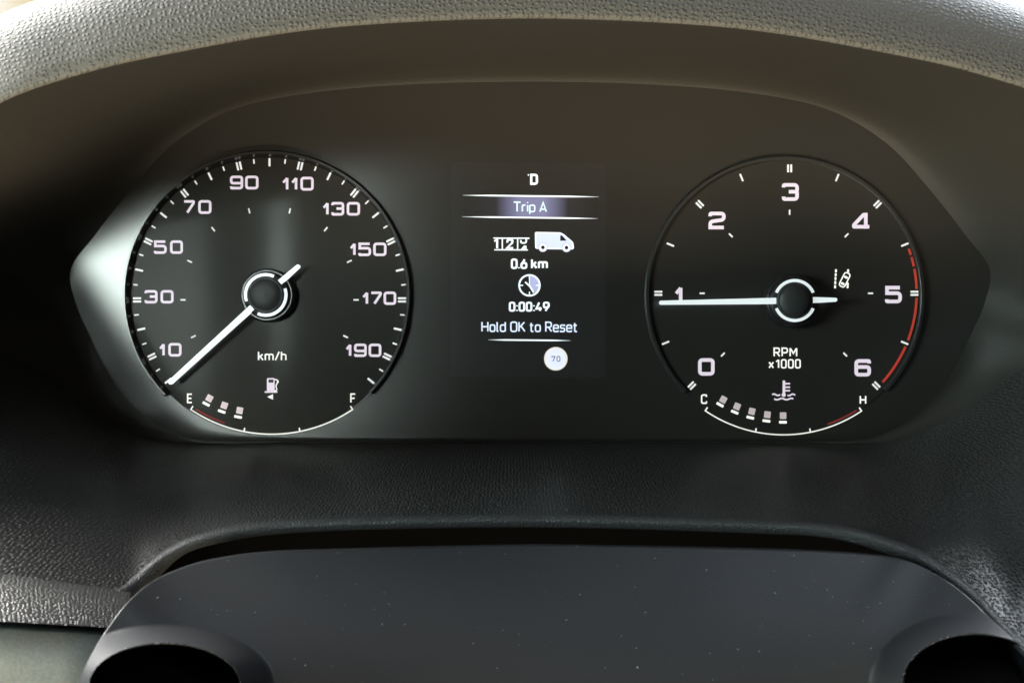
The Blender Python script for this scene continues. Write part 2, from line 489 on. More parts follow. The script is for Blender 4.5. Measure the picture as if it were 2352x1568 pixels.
def poly(name, polys, Y, mat, parent, depth=0.0):
    """flat polygons (photo units) as one mesh; with depth they become prisms"""
    vs, fs = [], []
    for q, pl in enumerate(polys):
        n0 = len(vs); n = len(pl)
        front = [P(x, y, Y - q * 4e-6) for x, y in pl]
        vs += front; fs.append(tuple(range(n0, n0 + n)))
        if depth:
            vs += [v + Vector((0, depth, 0)) for v in front]
            fs += [(n0 + i, n0 + n + i, n0 + n + (i + 1) % n, n0 + (i + 1) % n) for i in range(n)]
    return mesh(name, vs, fs, mat, parent)

# ---- stroke lettering
def rnd_path(pts, r, closed=False, n=6):
    out = []
    m = len(pts)
    rs = r if isinstance(r, (list, tuple)) else [r] * m
    for i, p in enumerate(pts):
        if (not closed and i in (0, m - 1)) or rs[i] <= 0:
            out.append(p); continue
        a, c = pts[i - 1], pts[(i + 1) % m]
        va = (a[0] - p[0], a[1] - p[1]); vc = (c[0] - p[0], c[1] - p[1])
        la, lc = math.hypot(*va), math.hypot(*vc)
        k = min(rs[i], la * 0.5, lc * 0.5)
        s = (p[0] + va[0] / la * k, p[1] + va[1] / la * k); e = (p[0] + vc[0] / lc * k, p[1] + vc[1] / lc * k)
        for j in range(n + 1):
            t = j / n
            # quadratic pulled towards the corner for a rounder look
            q = (1 - t) ** 2, 2 * t * (1 - t), t * t
            out.append((q[0] * s[0] + q[1] * p[0] + q[2] * e[0], q[0] * s[1] + q[1] * p[1] + q[2] * e[1]))
    return out

def ribbon(pts, w, closed=False, w2=None):
    """quads along a polyline with mitred joins; returns list of (verts, faces)"""
    # drop duplicates
    q = [pts[0]]
    for p in pts[1:]:
        if math.hypot(p[0] - q[-1][0], p[1] - q[-1][1]) > 1e-4: q.append(p)
    if closed and math.hypot(q[0][0] - q[-1][0], q[0][1] - q[-1][1]) < 1e-4: q.pop()
    n = len(q)
    L, R = [], []
    for i, p in enumerate(q):
        a = q[i - 1] if (i or closed) else None
        c = q[(i + 1) % n] if (i < n - 1 or closed) else None
        def nrm(u, v):
            dx, dy = v[0] - u[0], v[1] - u[1]; l = math.hypot(dx, dy); return (-dy / l, dx / l)
        if a is None: m = nrm(p, c); k = 1
        elif c is None: m = nrm(a, p); k = 1
        else:
            n1, n2 = nrm(a, p), nrm(p, c)
            mx, my = n1[0] + n2[0], n1[1] + n2[1]; l = math.hypot(mx, my)
            if l < 1e-6: m, k = n1, 1
            else:
                m = (mx / l, my / l); k = min(2.2, 1 / max(0.2, m[0] * n1[0] + m[1] * n1[1]))
        ww = w if w2 is None else w + (w2 - w) * i / (n - 1)
        L.append((p[0] + m[0] * ww / 2 * k, p[1] + m[1] * ww / 2 * k)); R.append((p[0] - m[0] * ww / 2 * k, p[1] - m[1] * ww / 2 * k))
    vs = L + R
    fs = [(i, (i + 1) % n, n + (i + 1) % n, n + i) for i in range(n if closed else n - 1)]
    return vs, fs

def strokes(name, rib, Y, mat, parent):
    vs, fs = [], []
    for q, (v, f) in enumerate(rib):
        n0 = len(vs)
        vs += [P(x, y, Y - q * 5e-6) for x, y in v]
        fs += [tuple(n0 + i for i in ff) for ff in f]
    return mesh(name, vs, fs, mat, parent)

# wide squared numerals of the dials: centre lines in a unit box, y up
WIDE = {
    '0': [([(0, 0), (1, 0), (1, 1), (0, 1)], .24, True)],
    '1': [([(.92, 0), (.92, 1.0)], 0, False), ([(.92, .99), (.10, .60)], 0, False)],
    '2': [([(0, .80), (0, 1), (1, 1), (1, .56), (0, .42), (0, 0), (1, 0)], [0, .20, .24, .26, .26, 0, 0], False)],
    '3': [([(0, .82), (0, 1), (1, 1), (1, .52), (.38, .52)], [0, .16, .24, .16, 0], False), ([(.9, .52), (1, .50), (1, 0), (0, 0), (0, .18)], [0, .1, .24, .16, 0], False)],
    '4': [([(.83, -.09), (.83, 1), (.68, 1), (0, .20), (0, .06), (1.08, .06)], [0, 0, .05, .05, .02, 0], False)],
    '5': [([(.98, 1), (.02, 1), (.02, .60), (1, .60), (1, 0), (0, 0), (0, .16)], [0, 0, 0, .26, .26, .14, 0], False)],
    '6': [([(0, 0), (1, 0), (1, .56), (0, .56)], .22, True), ([(0, .40), (0, 1), (1, 1), (1, .82)], [0, .24, .14, 0], False)],
    '7': [([(0, 1), (1, 1), (1, .86), (.34, 0)], [0, .12, .12, 0], False)],
    '9': [([(0, .44), (1, .44), (1, 1), (0, 1)], .22, True), ([(1, .60), (1, 0), (0, 0), (0, .16)], [0, .24, .14, 0], False)],
}
def wide_number(name, digits, y0, y1, w, Y, mat, parent):
    """digits: list of (char, x0, x1) in photo units"""
    rib = []
    for ch, x0, x1 in digits:
        ax, bx, ay, by = x0 + w / 2, x1 - w / 2, y1 - w / 2, y0 + w / 2
        sc = min(bx - ax, ay - by) if ch != '1' else ay - by
        for pts, r, closed in WIDE[ch]:
            # corner radii in real units
            q = [(ax + (bx - ax) * x, ay + (by - ay) * y) for x, y in pts]
            rr = [k * sc for k in r] if isinstance(r, list) else r * sc
            rib.append(ribbon(rnd_path(q, rr, closed), w if not (ch == '1' and len(pts) == 2 and pts[1][1] < .7) else w * 0.92, closed))
    return strokes(name, rib, Y, mat, parent)

# narrow sign lettering for the captions and the display, cap height 1, y up
NAR = {
    'k': (.42, [([(0, 0), (0, 1)], 0, 0), ([(.38, .70), (.03, .32)], 0, 0), ([(.15, .44), (.42, 0)], 0, 0)]),
    'm': (.74, [([(0, 0), (0, .70)], 0, 0), ([(0, .42), (0, .69), (.37, .69), (.37, 0)], .2, 0), ([(.37, .42), (.37, .69), (.74, .69), (.74, 0)], .2, 0)]),
    'h': (.42, [([(0, 0), (0, 1)], 0, 0), ([(0, .40), (0, .69), (.42, .69), (.42, 0)], .22, 0)]),
    '/': (.36, [([(0, -.02), (.36, 1.02)], 0, 0)]),
    'T': (.52, [([(-.04, 1), (.56, 1)], 0, 0), ([(.26, 1), (.26, -.0)], 0, 0)]),
    'r': (.26, [([(0, 0), (0, .70)], 0, 0), ([(0, .40), (.02, .69), (.28, .69)], .2, 0)]),
    'i': (.0, [([(0, 0), (0, .70)], 0, 0), ([(0, .90), (0, 1.02)], 0, 0)]),
    'l': (.10, [([(0, 1.0), (0, 0.02), (.12, 0)], .12, 0)]),
    'p': (.42, [([(0, -.25), (0, .70)], 0, 0), ([(0, 0), (.42, 0), (.42, .69), (0, .69)], .20, 1)]),
    'A': (.54, [([(0, 0), (.27, 1), (.54, 0)], 0, 0), ([(.09, .27), (.45, .27)], 0, 0)]),
    '0': (.44, [([(0, 0), (.44, 0), (.44, 1), (0, 1)], .22, 1)]),
    'O': (.52, [([(0, 0), (.52, 0), (.52, 1), (0, 1)], .24, 1)]),
    '1': (.30, [([(.26, 0), (.26, 1)], 0, 0), ([(.26, .98), (.02, .76)], 0, 0)]),
    '.': (.0, [([(0, -.03), (0, .09)], 0, 0)]),
    ':': (.0, [([(0, -.03), (0, .09)], 0, 0), ([(0, .55), (0, .67)], 0, 0)]),
    '4': (.46, [([(.26, 1.02), (0, .26), (.50, .26)], 0, 0), ([(.34, .46), (.34, -.02)], 0, 0)]),
    '6': (.46, [([(0, 0), (.46, 0), (.46, .60), (0, .60)], .23, 1), ([(.02, .38), (.30, 1.02)], 0, 0)]),
    '9': (.46, [([(0, .40), (.46, .40), (.46, 1), (0, 1)], .23, 1), ([(.44, .62), (.16, -.02)], 0, 0)]),
    '7': (.44, [([(0, .80), (0, 1), (.44, 1), (.44, .90), (.14, -.02)], [0, 0, 0, .05, 0], 0)]),
    'H': (.52, [([(0, 0), (0, 1)], 0, 0), ([(.52, 0), (.52, 1)], 0, 0), ([(0, .5), (.52, .5)], 0, 0)]),
    'K': (.50, [([(0, 0), (0, 1)], 0, 0), ([(.48, 1), (.03, .42)], 0, 0), ([(.18, .58), (.52, 0)], 0, 0)]),
    'o': (.42, [([(0, 0), (.42, 0), (.42, .69), (0, .69)], .20, 1)]),
    'd': (.42, [([(.42, 0), (.42, 1)], 0, 0), ([(0, 0), (.42, 0), (.42, .69), (0, .69)], .20, 1)]),
    't': (.26, [([(.08, .92), (.08, 0), (.28, 0)], .14, 0), ([(-.04, .67), (.26, .67)], 0, 0)]),
    'R': (.48, [([(0, 0), (0, 1), (.48, 1), (.48, .46), (0, .46)], [0, 0, .24, .24, 0], 0), ([(.24, .46), (.50, 0)], 0, 0)]),
    'P': (.48, [([(0, 0), (0, 1), (.48, 1), (.48, .44), (0, .44)], [0, 0, .26, .26, 0], 0)]),
    'M': (.60, [([(0, 0), (0, 1)], 0, 0), ([(.60, 0), (.60, 1)], 0, 0), ([(.02, .98), (.30, .36), (.58, .98)], 0, 0)]),
    'e': (.42, [([(0, .36), (.42, .36), (.42, .69), (0, .69), (0, 0), (.40, 0), (.40, .12)], [0, 0, .2, .2, .2, .16, 0], 0)]),
    's': (.36, [([(.36, .58), (.36, .69), (0, .69), (0, .36), (.36, .36), (.36, 0), (0, 0), (0, .10)], [0, .12, .16, .16, .16, .16, .12, 0], 0)]),
    'x': (.42, [([(0, .70), (.42, 0)], 0, 0), ([(.42, .70), (0, 0)], 0, 0)]),
    'E': (.44, [([(.44, 1), (0, 1), (0, 0), (.44, 0)], 0, 0), ([(0, .5), (.40, .5)], 0, 0)]),
    'F': (.44, [([(.46, 1), (0, 1), (0, -.02)], 0, 0), ([(0, .48), (.40, .48)], 0, 0)]),
    'C': (.48, [([(.48, .76), (.48, 1), (0, 1), (0, 0), (.48, 0), (.48, .24)], [0, .2, .24, .24, .2, 0], 0)]),
    'D': (.50, [([(0, 0), (.50, 0), (.50, 1), (0, 1)], [0, .26, .26, 0], 1)]),
    '2': (.44, [([(0, .76), (0, 1), (.44, 1), (.44, .62), (0, .02), (.46, .02)], [0, .2, .22, .2, 0, 0], 0)]),
}
def caption(name, text, x0, x1, ytop, ybase, w, Y, mat, parent, gap=.24, space=.30, tilt=0.0):
    """text fitted to x0..x1, cap height ytop..ybase"""
    adv, x = [], 0.0
    prev = None
    for ch in text:
        if ch == ' ':
            x += space; prev = None; continue
        adv.append((ch, x))
        x += NAR[ch][0] + gap
        prev = ch
    tot = x - gap
    h = (ybase - ytop) - w
    sx = (x1 - x0 - w) / tot
    rib = []
    for ch, ox in adv:
        for pts, r, closed in NAR[ch][1]:
            q = []
            for a, b in pts:
                X = x0 + w / 2 + (ox + a) * sx
                q.append((X, ybase - w / 2 - b * h + tilt * (X - x0)))
            rr = [k * h for k in r] if isinstance(r, list) else r * h
            rib.append(ribbon(rnd_path(q, rr, bool(closed)), w, bool(closed)))
    return strokes(name, rib, Y, mat, parent)

def arc_ribbon(c, r, a0, a1, w, n=40):
    """angles in degrees clockwise from the top"""
    return ribbon([(c[0] + r * math.sin(rad(a0 + (a1 - a0) * i / n)), c[1] - r * math.cos(rad(a0 + (a1 - a0) * i / n))) for i in range(n + 1)], w)

def bar(x, y, ang, length, w):
    """rectangle; ang = direction of its length in degrees clockwise from up, centre x, y"""
    s, c = math.sin(rad(ang)), math.cos(rad(ang))
    ux, uy = s * length / 2, -c * length / 2
    vx, vy = c * w / 2, s * w / 2
    ch = min(1.0, 0.22 * min(w, length))      # clipped corners: the marks are slightly rounded
    def pt(a, b): return (x + ux * a + vx * b, y + uy * a + vy * b)
    ka = 1 - 2 * ch / length; kb = 1 - 2 * ch / w
    return [pt(ka, -1), pt(1, -kb), pt(1, kb), pt(ka, 1), pt(-ka, 1), pt(-1, kb), pt(-1, -kb), pt(-ka, -1)]

def ring_wall(name, c, a0, a1, prof, mat, parent, n=180):
    """bezel ring: profile (radius, Y) swept over the angles"""
    rows = []
    for r, Y in prof:
        rows.append([Vector((P(c[0] + r * math.sin(rad(a0 + (a1 - a0) * i / n)), 0, 0).x, Y, P(0, c[1] - r * math.cos(rad(a0 + (a1 - a0) * i / n)), 0).z)) for i in range(n + 1)])
    o = loft(name, rows, mat, parent, smooth=False)
    # caps at both ends
    bm = bmesh.new(); bm.from_mesh(o.data); bm.verts.ensure_lookup_table()
    m = len(prof)
    for i in (0, n):
        try: bm.faces.new([bm.verts[j * (n + 1) + i] for j in range(m)])
        except ValueError: pass
    bm.to_mesh(o.data); bm.free()
    return o

def hub(parent, c, needle_dir, mats, needle_pts, tail_pts, ring_r=46.6, ring_w=7.0, gap=24):
    """round needle boss: dark base, lit ring halves, cap, pointer and counterweight tail; c in photo units at its own depth"""
    def lathe(name, prof, mat, n=72):
        cx, cz = P(c[0], c[1], -0.0075).x, P(c[0], c[1], -0.0075).z
        rows = [[Vector((cx + r * S * 0.979 * math.sin(2 * math.pi * i / n), Y, cz + r * S * 0.979 * math.cos(2 * math.pi * i / n))) for i in range(n)] for r, Y in prof]
        return loft(name, rows, mat, parent, closed=True)
    lathe("hub_base", [(62, FRONT), (62, -.0050), (60, -.0058), (57, -.0060), (54, -.0056), (52.5, -.0066), (51, -.0070), (36, -.0070), (0.2, -.0070)], M_HUB)
    for k in (0, 1):
        a = needle_dir + gap + 180 * k
        strokes("hub_ring", [arc_ribbon(c, ring_r, a, a + 180 - 2 * gap, ring_w)], -.0075, mats, parent)
    lathe("hub_cap", [(41, -.0070), (41, -.0080), (39.5, -.0086), (37, -.0082), (35.8, -.0084), (30, -.0092), (18, -.0098), (0.2, -.0100)], M_CAP)
    poly("needle", [needle_pts], -.0072, mats, parent, depth=.0014)
    poly("needle_tail", [tail_pts], -.0072, mats, parent, depth=.0014)

def taper(p0, w0, p1, w1):
    dx, dy = p1[0] - p0[0], p1[1] - p0[1]; l = math.hypot(dx, dy); ux, uy = dx / l, dy / l; nx, ny = -uy, ux
    e = w1 * 0.28
    return [(p0[0] + nx * w0 / 2, p0[1] + ny * w0 / 2), (p1[0] - ux * e + nx * w1 / 2, p1[1] - uy * e + ny * w1 / 2), (p1[0] + nx * (w1 / 2 - e), p1[1] + ny * (w1 / 2 - e)),
            (p1[0] - nx * (w1 / 2 - e), p1[1] - ny * (w1 / 2 - e)), (p1[0] - ux * e - nx * w1 / 2, p1[1] - uy * e - ny * w1 / 2), (p0[0] - nx * w0 / 2, p0[1] - ny * w0 / 2)]

# ------------------------------------------------------------------ speedometer
speedo = disc("speedometer", (617, 678), 321, FRONT, M_DIAL, clu)
speedo["label"] = "speedometer dial with needle resting below ten"
SC = (619, 688.6)
def sp_pos(v, r):
    th = rad((v - 100) * 9 / 7)
    R = r + 11 * math.cos(th)
    return SC[0] + R * math.sin(th), SC[1] - R * math.cos(th), (v - 100) * 9 / 7
for v in range(0, 201, 5):
    if v % 20 == 10:
        x, y, a = sp_pos(v, 314 - 9.7)
        s, c = math.sin(rad(a)), math.cos(rad(a))
        for k in (-1, 1):
            poly("tick_mark", [bar(x + c * 3.7 * k, y + s * 3.7 * k, a, 19, 4.6)], PRINT, M_TICK, speedo)
        x, y, a = sp_pos(v, 205 - 6.2)
        poly("tick_mark", [bar(x, y, a, 12.4, 3.8)], PRINT, M_TICK, speedo)
    elif v % 20 == 0:
        x, y, a = sp_pos(v, 314 - 9.4)
        poly("tick_mark", [bar(x, y, a, 18.8, 4.8)], PRINT, M_TICK, speedo)
    else:
        x, y, a = sp_pos(v, 314 - 5.6)
        poly("tick_mark", [bar(x, y, a, 10.6, 3.5)], PRINT, M_TICK, speedo)

def region(ox, oy, k=5.376):
    return lambda z: ox + z / k, lambda z: oy + z / k
r1 = region(233.3, 320.8); r2 = region(583.3, 320.8); r3 = region(233.3, 583.3); r4 = region(583.3, 583.3)
SPN = [(r3, '10', [(703, 785), (823, 988)], 1097, 1265), (r3, '30', [(530, 692), (727, 890)], 445, 610), (r1, '50', [(645, 805), (845, 1005)], 1243, 1410),
       (r1, '70', [(1003, 1152), (1193, 1357)], 747, 917), (r1, '90', [(1585, 1748), (1772, 1938)], 445, 615), (r2, '110', [(340, 430), (452, 540), (573, 738)], 459, 630),
       (r2, '130', [(840, 927), (955, 1115), (1145, 1310)], 770, 938), (r2, '150', [(1177, 1260), (1288, 1447), (1472, 1637)], 1270, 1437),
       (r4, '170', [(1330, 1415), (1433, 1580), (1600, 1757)], 463, 628), (r4, '190', [(1125, 1207), (1235, 1393), (1415, 1573)], 1105, 1270)]
for (fx, fy), txt, xs, ya, yb in SPN:
    wide_number("numeral", [(ch, fx(a), fx(b)) for ch, (a, b) in zip(txt, xs)], fy(ya), fy(yb), 5.9, PRINT, M_NUM, speedo)
caption("unit_caption", "km/h", 592.2, 658.3, 806, 828.3, 3.4, PRINT, M_TEXT, speedo, gap=.22)
RING = [(314.5, .002), (315.5, FRONT - .0002), (320, -.0038), (320.8, -.0040), (326, -.0040), (328, -.0030), (330.5, -.0022), (332, .006)]
ring_wall("dial_ring", (617, 678), -134.5, 133, RING, M_GLOSS, speedo)
hub(speedo, (610.3, 677.2), 227.6 , M_NEEDLE, taper((579, 705.5), 13.6, (387.5, 880.5), 10.6), taper((642.4, 648.4), 12.6, (687, 609), 9.0))

# ------------------------------------------------------------------ tachometer
tacho = disc("tachometer", (1806, 680), 311, FRONT, M_MASK, clu)
tacho["label"] = "tachometer dial with red zone and needle just below one"
def ta_pos(v, r):
    th = rad((v - 3) * 45)
    c, s = math.cos(th), math.sin(th)
    R = r - 7.5 * c
    return 1806.2 + R * s + 7.5 * c, 673.5 - R * c, (v - 3) * 45
for h in range(0, 13):
    v = h / 2
    if h % 2 == 0:
        x, y, a = ta_pos(v, 303.5 - 9.4)
        s, c = math.sin(rad(a)), math.cos(rad(a))
        for k in (-1, 1):
            poly("tick_mark", [bar(x + c * 3.6 * k, y + s * 3.6 * k, a, 18.4, 4.6)], PRINT, M_TICK, tacho)
        x, y, a = ta_pos(v, 199.5 - 6.1)
        poly("tick_mark", [bar(x, y, a, 12.2, 3.8)], PRINT, M_TICK, tacho)
    else:
        x, y, a = ta_pos(v, 303.5 - 9.2)
        poly("tick_mark", [bar(x, y, a, 18.4, 4.4)], PRINT, M_TICK, tacho)
q1 = region(1446.7, 350); q2 = region(1446.7, 583.3); q3 = region(1779.2, 350); q4 = region(1779.2, 583.3)
for (fx, fy), ch, xa, xb, ya, yb in [(q2, '0', 842, 1047, 1285, 1500), (q2, '1', 543, 655, 395, 615), (q1, '2', 970, 1183, 733, 950), (q1, '3', 1877, 2087, 380, 600),
                                     (q3, '4', 957, 1178, 747, 950), (q4, '5', 1363, 1572, 393, 608), (q4, '6', 985, 1190, 1297, 1510)]:
    wide_number("numeral", [(ch, fx(xa), fx(xb))], fy(ya), fy(yb), 8.3, PRINT, M_NUM, tacho)
for a0, a1 in ((69.8, 72.8), (73.8, 78.0), (79.2, 88.1), (92.0, 110.9), (113.8, 132.0)):
    pts = []
    for i in range(25):
        a = a0 + (a1 - a0) * i / 24
        x, y, _ = ta_pos(3 + a / 45, 303.5 - 4.2)
        pts.append((x, y))
    strokes("red_zone", [ribbon(pts, 5.6)], PRINT, M_RED, tacho)
caption("unit_caption", "RPM", 1776.5, 1831.4, 797.6, 819.5, 3.4, PRINT, M_TEXT, tacho, gap=.26)
caption("scale_caption", "x1000", 1764.8, 1839.5, 824.2, 846.0, 3.4, PRINT, M_TEXT, tacho, gap=.25)
RING2 = [(309.5, .002), (310.0, FRONT - .0002), (311, -.0016), (312, -.0018), (318, -.0018), (319, -.0014), (320.5, -.0010), (322, .006)]
ring_wall("dial_ring", (1800, 680), -134, 133, RING2, M_RIM, tacho)
hub(tacho, (1825.5, 690), 270, M_NEEDLE2, taper((1783, 690.9), 14.3, (1515, 695), 9.2), taper((1867.5, 689), 13.8, (1923, 688.2), 9.0), ring_r=45.9, gap=23)

# lane warning light on the tachometer
fx, fy = (lambda z: 1779.2 + z / 5.376), (lambda z: 583.3 + z / 5.376)
lane = []
for i, (a, b) in enumerate(((187, 228), (237, 274), (283, 322), (332, 374), (383, 425))):
    x = fx(757 - i * 2.6)
    lane.append(bar(x, (fy(a) + fy(b)) / 2, 0, fy(b) - fy(a), 4.4))
lane.append(bar(fx(908), fy(207), 0, 7.0, 4.4)); lane.append(bar(fx(902), fy(388), 2, 13.0, 4.6))
warn = poly("lane_warning_light", lane, PRINT, M_TEXT, clu)
cxy = (fx(865), fy(318))
def rot(x, y, a=27):
    s, c = math.sin(rad(a)), math.cos(rad(a))
    return (cxy[0] + x * c - y * s, cxy[1] + x * s + y * c)
outline = rnd_path([rot(-6.9, -17), rot(6.9, -17), rot(6.9, 17), rot(-6.9, 17)], 6.0, True)
strokes("car_outline", [ribbon(outline, 3.0, True)], PRINT - 3e-5, M_TEXT, warn)
poly("car_window", [[rot(5.2 * math.sin(t * .5), -6.5 - 3.0 * math.cos(t * .5)) for t in range(13)]], PRINT - 3e-5, M_TEXT, warn)
poly("car_window", [[rot(5.0 * math.sin(t * .5), 10.0 - 3.0 * math.cos(t * .5)) for t in range(13)]], PRINT - 3e-5, M_TEXT, warn)

# ------------------------------------------------------------------ fuel gauge and temperature gauge
def small_gauge(name, c, r, half0, half1, ticks, red, red_r, segs, seg_mat, letters):
    rib = [arc_ribbon(c, r, 180 + half0, 180 - half1, 2.9, 60)]
    for a, ln in [(180 + half0, 9.5), (180 - half1, 9.5)] + [(180 + t, 8.6) for t in ticks]:
        s, k = math.sin(rad(a)), -math.cos(rad(a))
        rib.append(ribbon([(c[0] + (r + 1.5) * s, c[1] + (r + 1.5) * k), (c[0] + (r - ln) * s, c[1] + (r - ln) * k)], 3.3))
    g = strokes(name, rib, PRINT, M_ARC, clu)
    strokes("red_band", [arc_ribbon(c, red_r, 180 + red[0], 180 + red[1], 3.6, 16)], PRINT, M_RED2, g)
    for (sx, sy), (bx, by), a in segs:
        poly("level_segment", [bar(sx, sy, a, 15.2, 14.8)], PRINT, seg_mat, g)
        poly("segment_underline", [bar(bx, by, a, 6.2, 18.0)], PRINT, M_TEXT, g)
    for ch, xa, xb, ya, yb in letters:
        caption("letter", ch, xa, xb, ya, yb, 3.4, PRINT, M_TEXT, g)
    return g
z5 = lambda x, y: (350 + x / 4.479, 805 + y / 4.479)
z6 = lambda x, y: (1545.8 + x / 4.479, 805 + y / 4.479)
fuel = small_gauge("fuel_gauge", (624, 663.2), 333.4, 33.9, 33.9, (11, -11.2), (32.3, 19.3), 326,
                   [(z5(587, 490), z5(553, 548), 28), (z5(740, 563), z5(713, 625), 19), (z5(898, 615), z5(881, 681), 11)], M_SEG,
                   [('E', 429.3, 442.2, 903.2, 925.6), ('F', 804.3, 817.1, 902.8, 925)])
temp = small_gauge("temperature_gauge", (1799.8, 677), 321, 34.1, 33.9, (11.6, -11.1), (-18.8, -32.4), 313.5,
                   [(z6(518, 503), z6(484, 556), 29), (z6(660, 573), z6(635, 632), 22), (z6(812, 624), z6(795, 688), 14), (z6(971, 658), z6(961, 722), 7), (z6(1133, 668), z6(1131, 735), 0.5)], M_SEG2,
                   [('C', 1609.9, 1624.4, 905, 927.3), ('H', 1974.5, 1990, 907.3, 928.2)])
fuel["label"] = "fuel gauge with three lit segments"
temp["label"] = "coolant temperature gauge with five lit segments"
pump = [rnd_path([z5(1178, 415), z5(1178, 282), z5(1258, 282), z5(1258, 415)], [0, 3.0, 3.0, 0], True), [z5(1155, 416), z5(1285, 416), z5(1285, 433), z5(1155, 433)]]
pi = poly("pump_icon", pump, PRINT, M_NUM, fuel)
poly("pump_window", [[z5(1195, 296), z5(1246, 296), z5(1246, 328), z5(1195, 328)]], PRINT - 3e-5, M_PANEL, fuel)
strokes("pump_hose", [ribbon(rnd_path([z5(1258, 297), z5(1278, 297), z5(1298, 318), z5(1276, 345), z5(1270, 368), z5(1282, 400), z5(1270, 412), z5(1256, 412)], 3.5), 2.6),
                      ribbon([z5(1280, 318), z5(1300, 322)], 3.6)], PRINT, M_TEXT, fuel)
poly("arrow_icon", [[z5(1182, 475), z5(1241, 447), z5(1241, 504)]], PRINT, M_TEXT, fuel)

zt = lambda x, y: (1750 + x / 22.396, 863.33 + y / 22.396)
th = [ribbon([zt(1138, 230), zt(1135, 260), zt(1130, 900)], 6.0)]
for yy in (388, 572, 748): th.append(ribbon([zt(1150, yy), zt(1450, yy)], 3.7))
def wave(x0, x1, y, amp, n, ph):
    return ribbon([zt(x0 + (x1 - x0) * i / 24, y + amp * math.sin(ph + n * 2 * math.pi * i / 24)) for i in range(25)], 3.6)
th += [wave(530, 935, 960, -38, 1.0, 0.2), wave(1320, 1715, 965, 38, 1.0, 0.4), wave(630, 1615, 1180, 34, 2.0, -0.3)]
strokes("coolant_icon", th, PRINT, M_NUM, temp)
poly("coolant_bulb", [[zt(1120 + 108 * math.cos(t * math.pi / 10), 965 + 108 * math.sin(t * math.pi / 10)) for t in range(20)]], PRINT - 3e-5, M_NUM, temp)

# ------------------------------------------------------------------ display
SCR = -0.00012
scr = poly("display_screen", [[(1037, 372), (1392, 376), (1390, 868), (1035, 864)]], SCR, M_SCREEN, clu, depth=.0001)
scr["label"] = "dark trip display screen with white lettering"
SP = SCR - 0.0002
d6 = lambda x, y: (1020.8 + x / 5.376, 350 + y / 5.376)
d7 = lambda x, y: (1020.8 + x / 5.376, 583.3 + y / 5.376)
def divider(p0, p1, w):
    n = 24; up, dn = [], []
    for i in range(n + 1):
        t = i / n
        x = p0[0] + (p1[0] - p0[0]) * t; y = p0[1] + (p1[1] - p0[1]) * t
        hw = w / 2 * min(1, 4.5 * min(t, 1 - t) + 0.08)
        up.append((x, y - hw)); dn.append((x, y + hw))
    poly("divider_line", [up + dn[::-1]], SP, M_WHITE, scr)
caption("gear_letter", "D", 1217.6, 1235.8, 399.3, 424.8, 5.2, SP, M_WHITE, scr)
poly("gear_dot", [bar(1213.7, 402, 0, 3.4, 3.0)], SP, M_WHITE, scr)
divider(d6(225, 530), d6(1905, 550), 3.9)
divider(d6(220, 795), d6(1895, 817), 3.7)
divider(d7(540, 1058), d7(1560, 1068), 3.7)
bx0, bx1 = 1066, 1372
vs = [P(bx0, 450.2, SP), P(bx1, 454.4, SP), P(bx1, 500, SP), P(bx0, 495.8, SP)]
mesh("heading_highlight", vs, [(0, 1, 2, 3)], M_BAND, scr, uvs=[(0, 1), (1, 1), (1, 0), (0, 0)])
SP2 = SP - 0.0001
caption("heading_text", "Trip A", 1179.0, 1256.5, 462.5, 487.3, 3.5, SP2, M_TRIP, scr, gap=.19, space=.26, tilt=.012)
# odometer pictogram
e6 = lambda x, y: (1125.83 + x / 11.52, 519.17 + y / 11.52)
odo = [ribbon([e6(85, 318), e6(250, 322), e6(960, 322), e6(1040, 326)], 2.9), ribbon([e6(110, 628), e6(280, 628), e6(1000, 632)], 2.9),
       ribbon([e6(322, 330), e6(322, 625)], 3.0), ribbon([e6(728, 330), e6(728, 625)], 3.0),
       ribbon([e6(185, 345), e6(185, 590)], 4.8), ribbon([e6(185, 350), e6(110, 405)], 3.8),
       ribbon(rnd_path([e6(455, 440), e6(455, 365), e6(595, 365), e6(590, 440), e6(445, 580), e6(610, 580)], [0, 5, 5, 4, 0, 0]), 4.4),
       ribbon(rnd_path([e6(812, 370), e6(815, 445), e6(955, 450), e6(955, 330)], [0, 5, 5, 0]), 3.8),
       ribbon([e6(935, 520), e6(935, 630)], 4.6), ribbon([e6(920, 525), e6(835, 628)], 4.6)]
strokes("odometer_icon", odo, SP, M_WHITE, scr)
van = rnd_path([e6(1190, 165), e6(1850, 178), e6(1935, 215), e6(2195, 440), e6(2210, 605), e6(2120, 612), e6(1510, 600), e6(1200, 590)], [3, 3, 4, 4, 3, 0, 0, 3], True)
vi = poly("van_icon", [van], SP, M_LAV, scr)
inner = [((x - 1272) , y) for x, y in van]
strokes("van_outline", [ribbon([(p[0] + (1272 - p[0]) * .012, p[1] + (551 - p[1]) * .02) for p in van], 2.6, True)], SP - 2e-5, M_WHITE, scr)
poly("van_window", [[e6(1855, 250), e6(1905, 252), e6(2025, 385), e6(1855, 390)]], SP - 3e-5, M_PANEL, scr)
for wx, wy in ((1395, 565), (2020, 570)):
    c = e6(wx, wy)
    circ = lambda r: [(c[0] + r * math.cos(t * math.pi / 14), c[1] + r * math.sin(t * math.pi / 14)) for t in range(28)]
    poly("van_wheel_arch", [circ(10.6)], SP - 3e-5, M_LAV2, scr)
    poly("van_wheel", [circ(9.0)], SP - 4e-5, M_WHITE, scr)
    poly("van_wheel_hole", [circ(4.2)], SP - 5e-5, M_PANEL, scr)
caption("distance_text", "0.6 km", 1173.3, 1258.5, 593.7, 617.8, 4.7, SP, M_WHITE, scr, gap=.22, space=.30)
cc = d7(1050, 387)
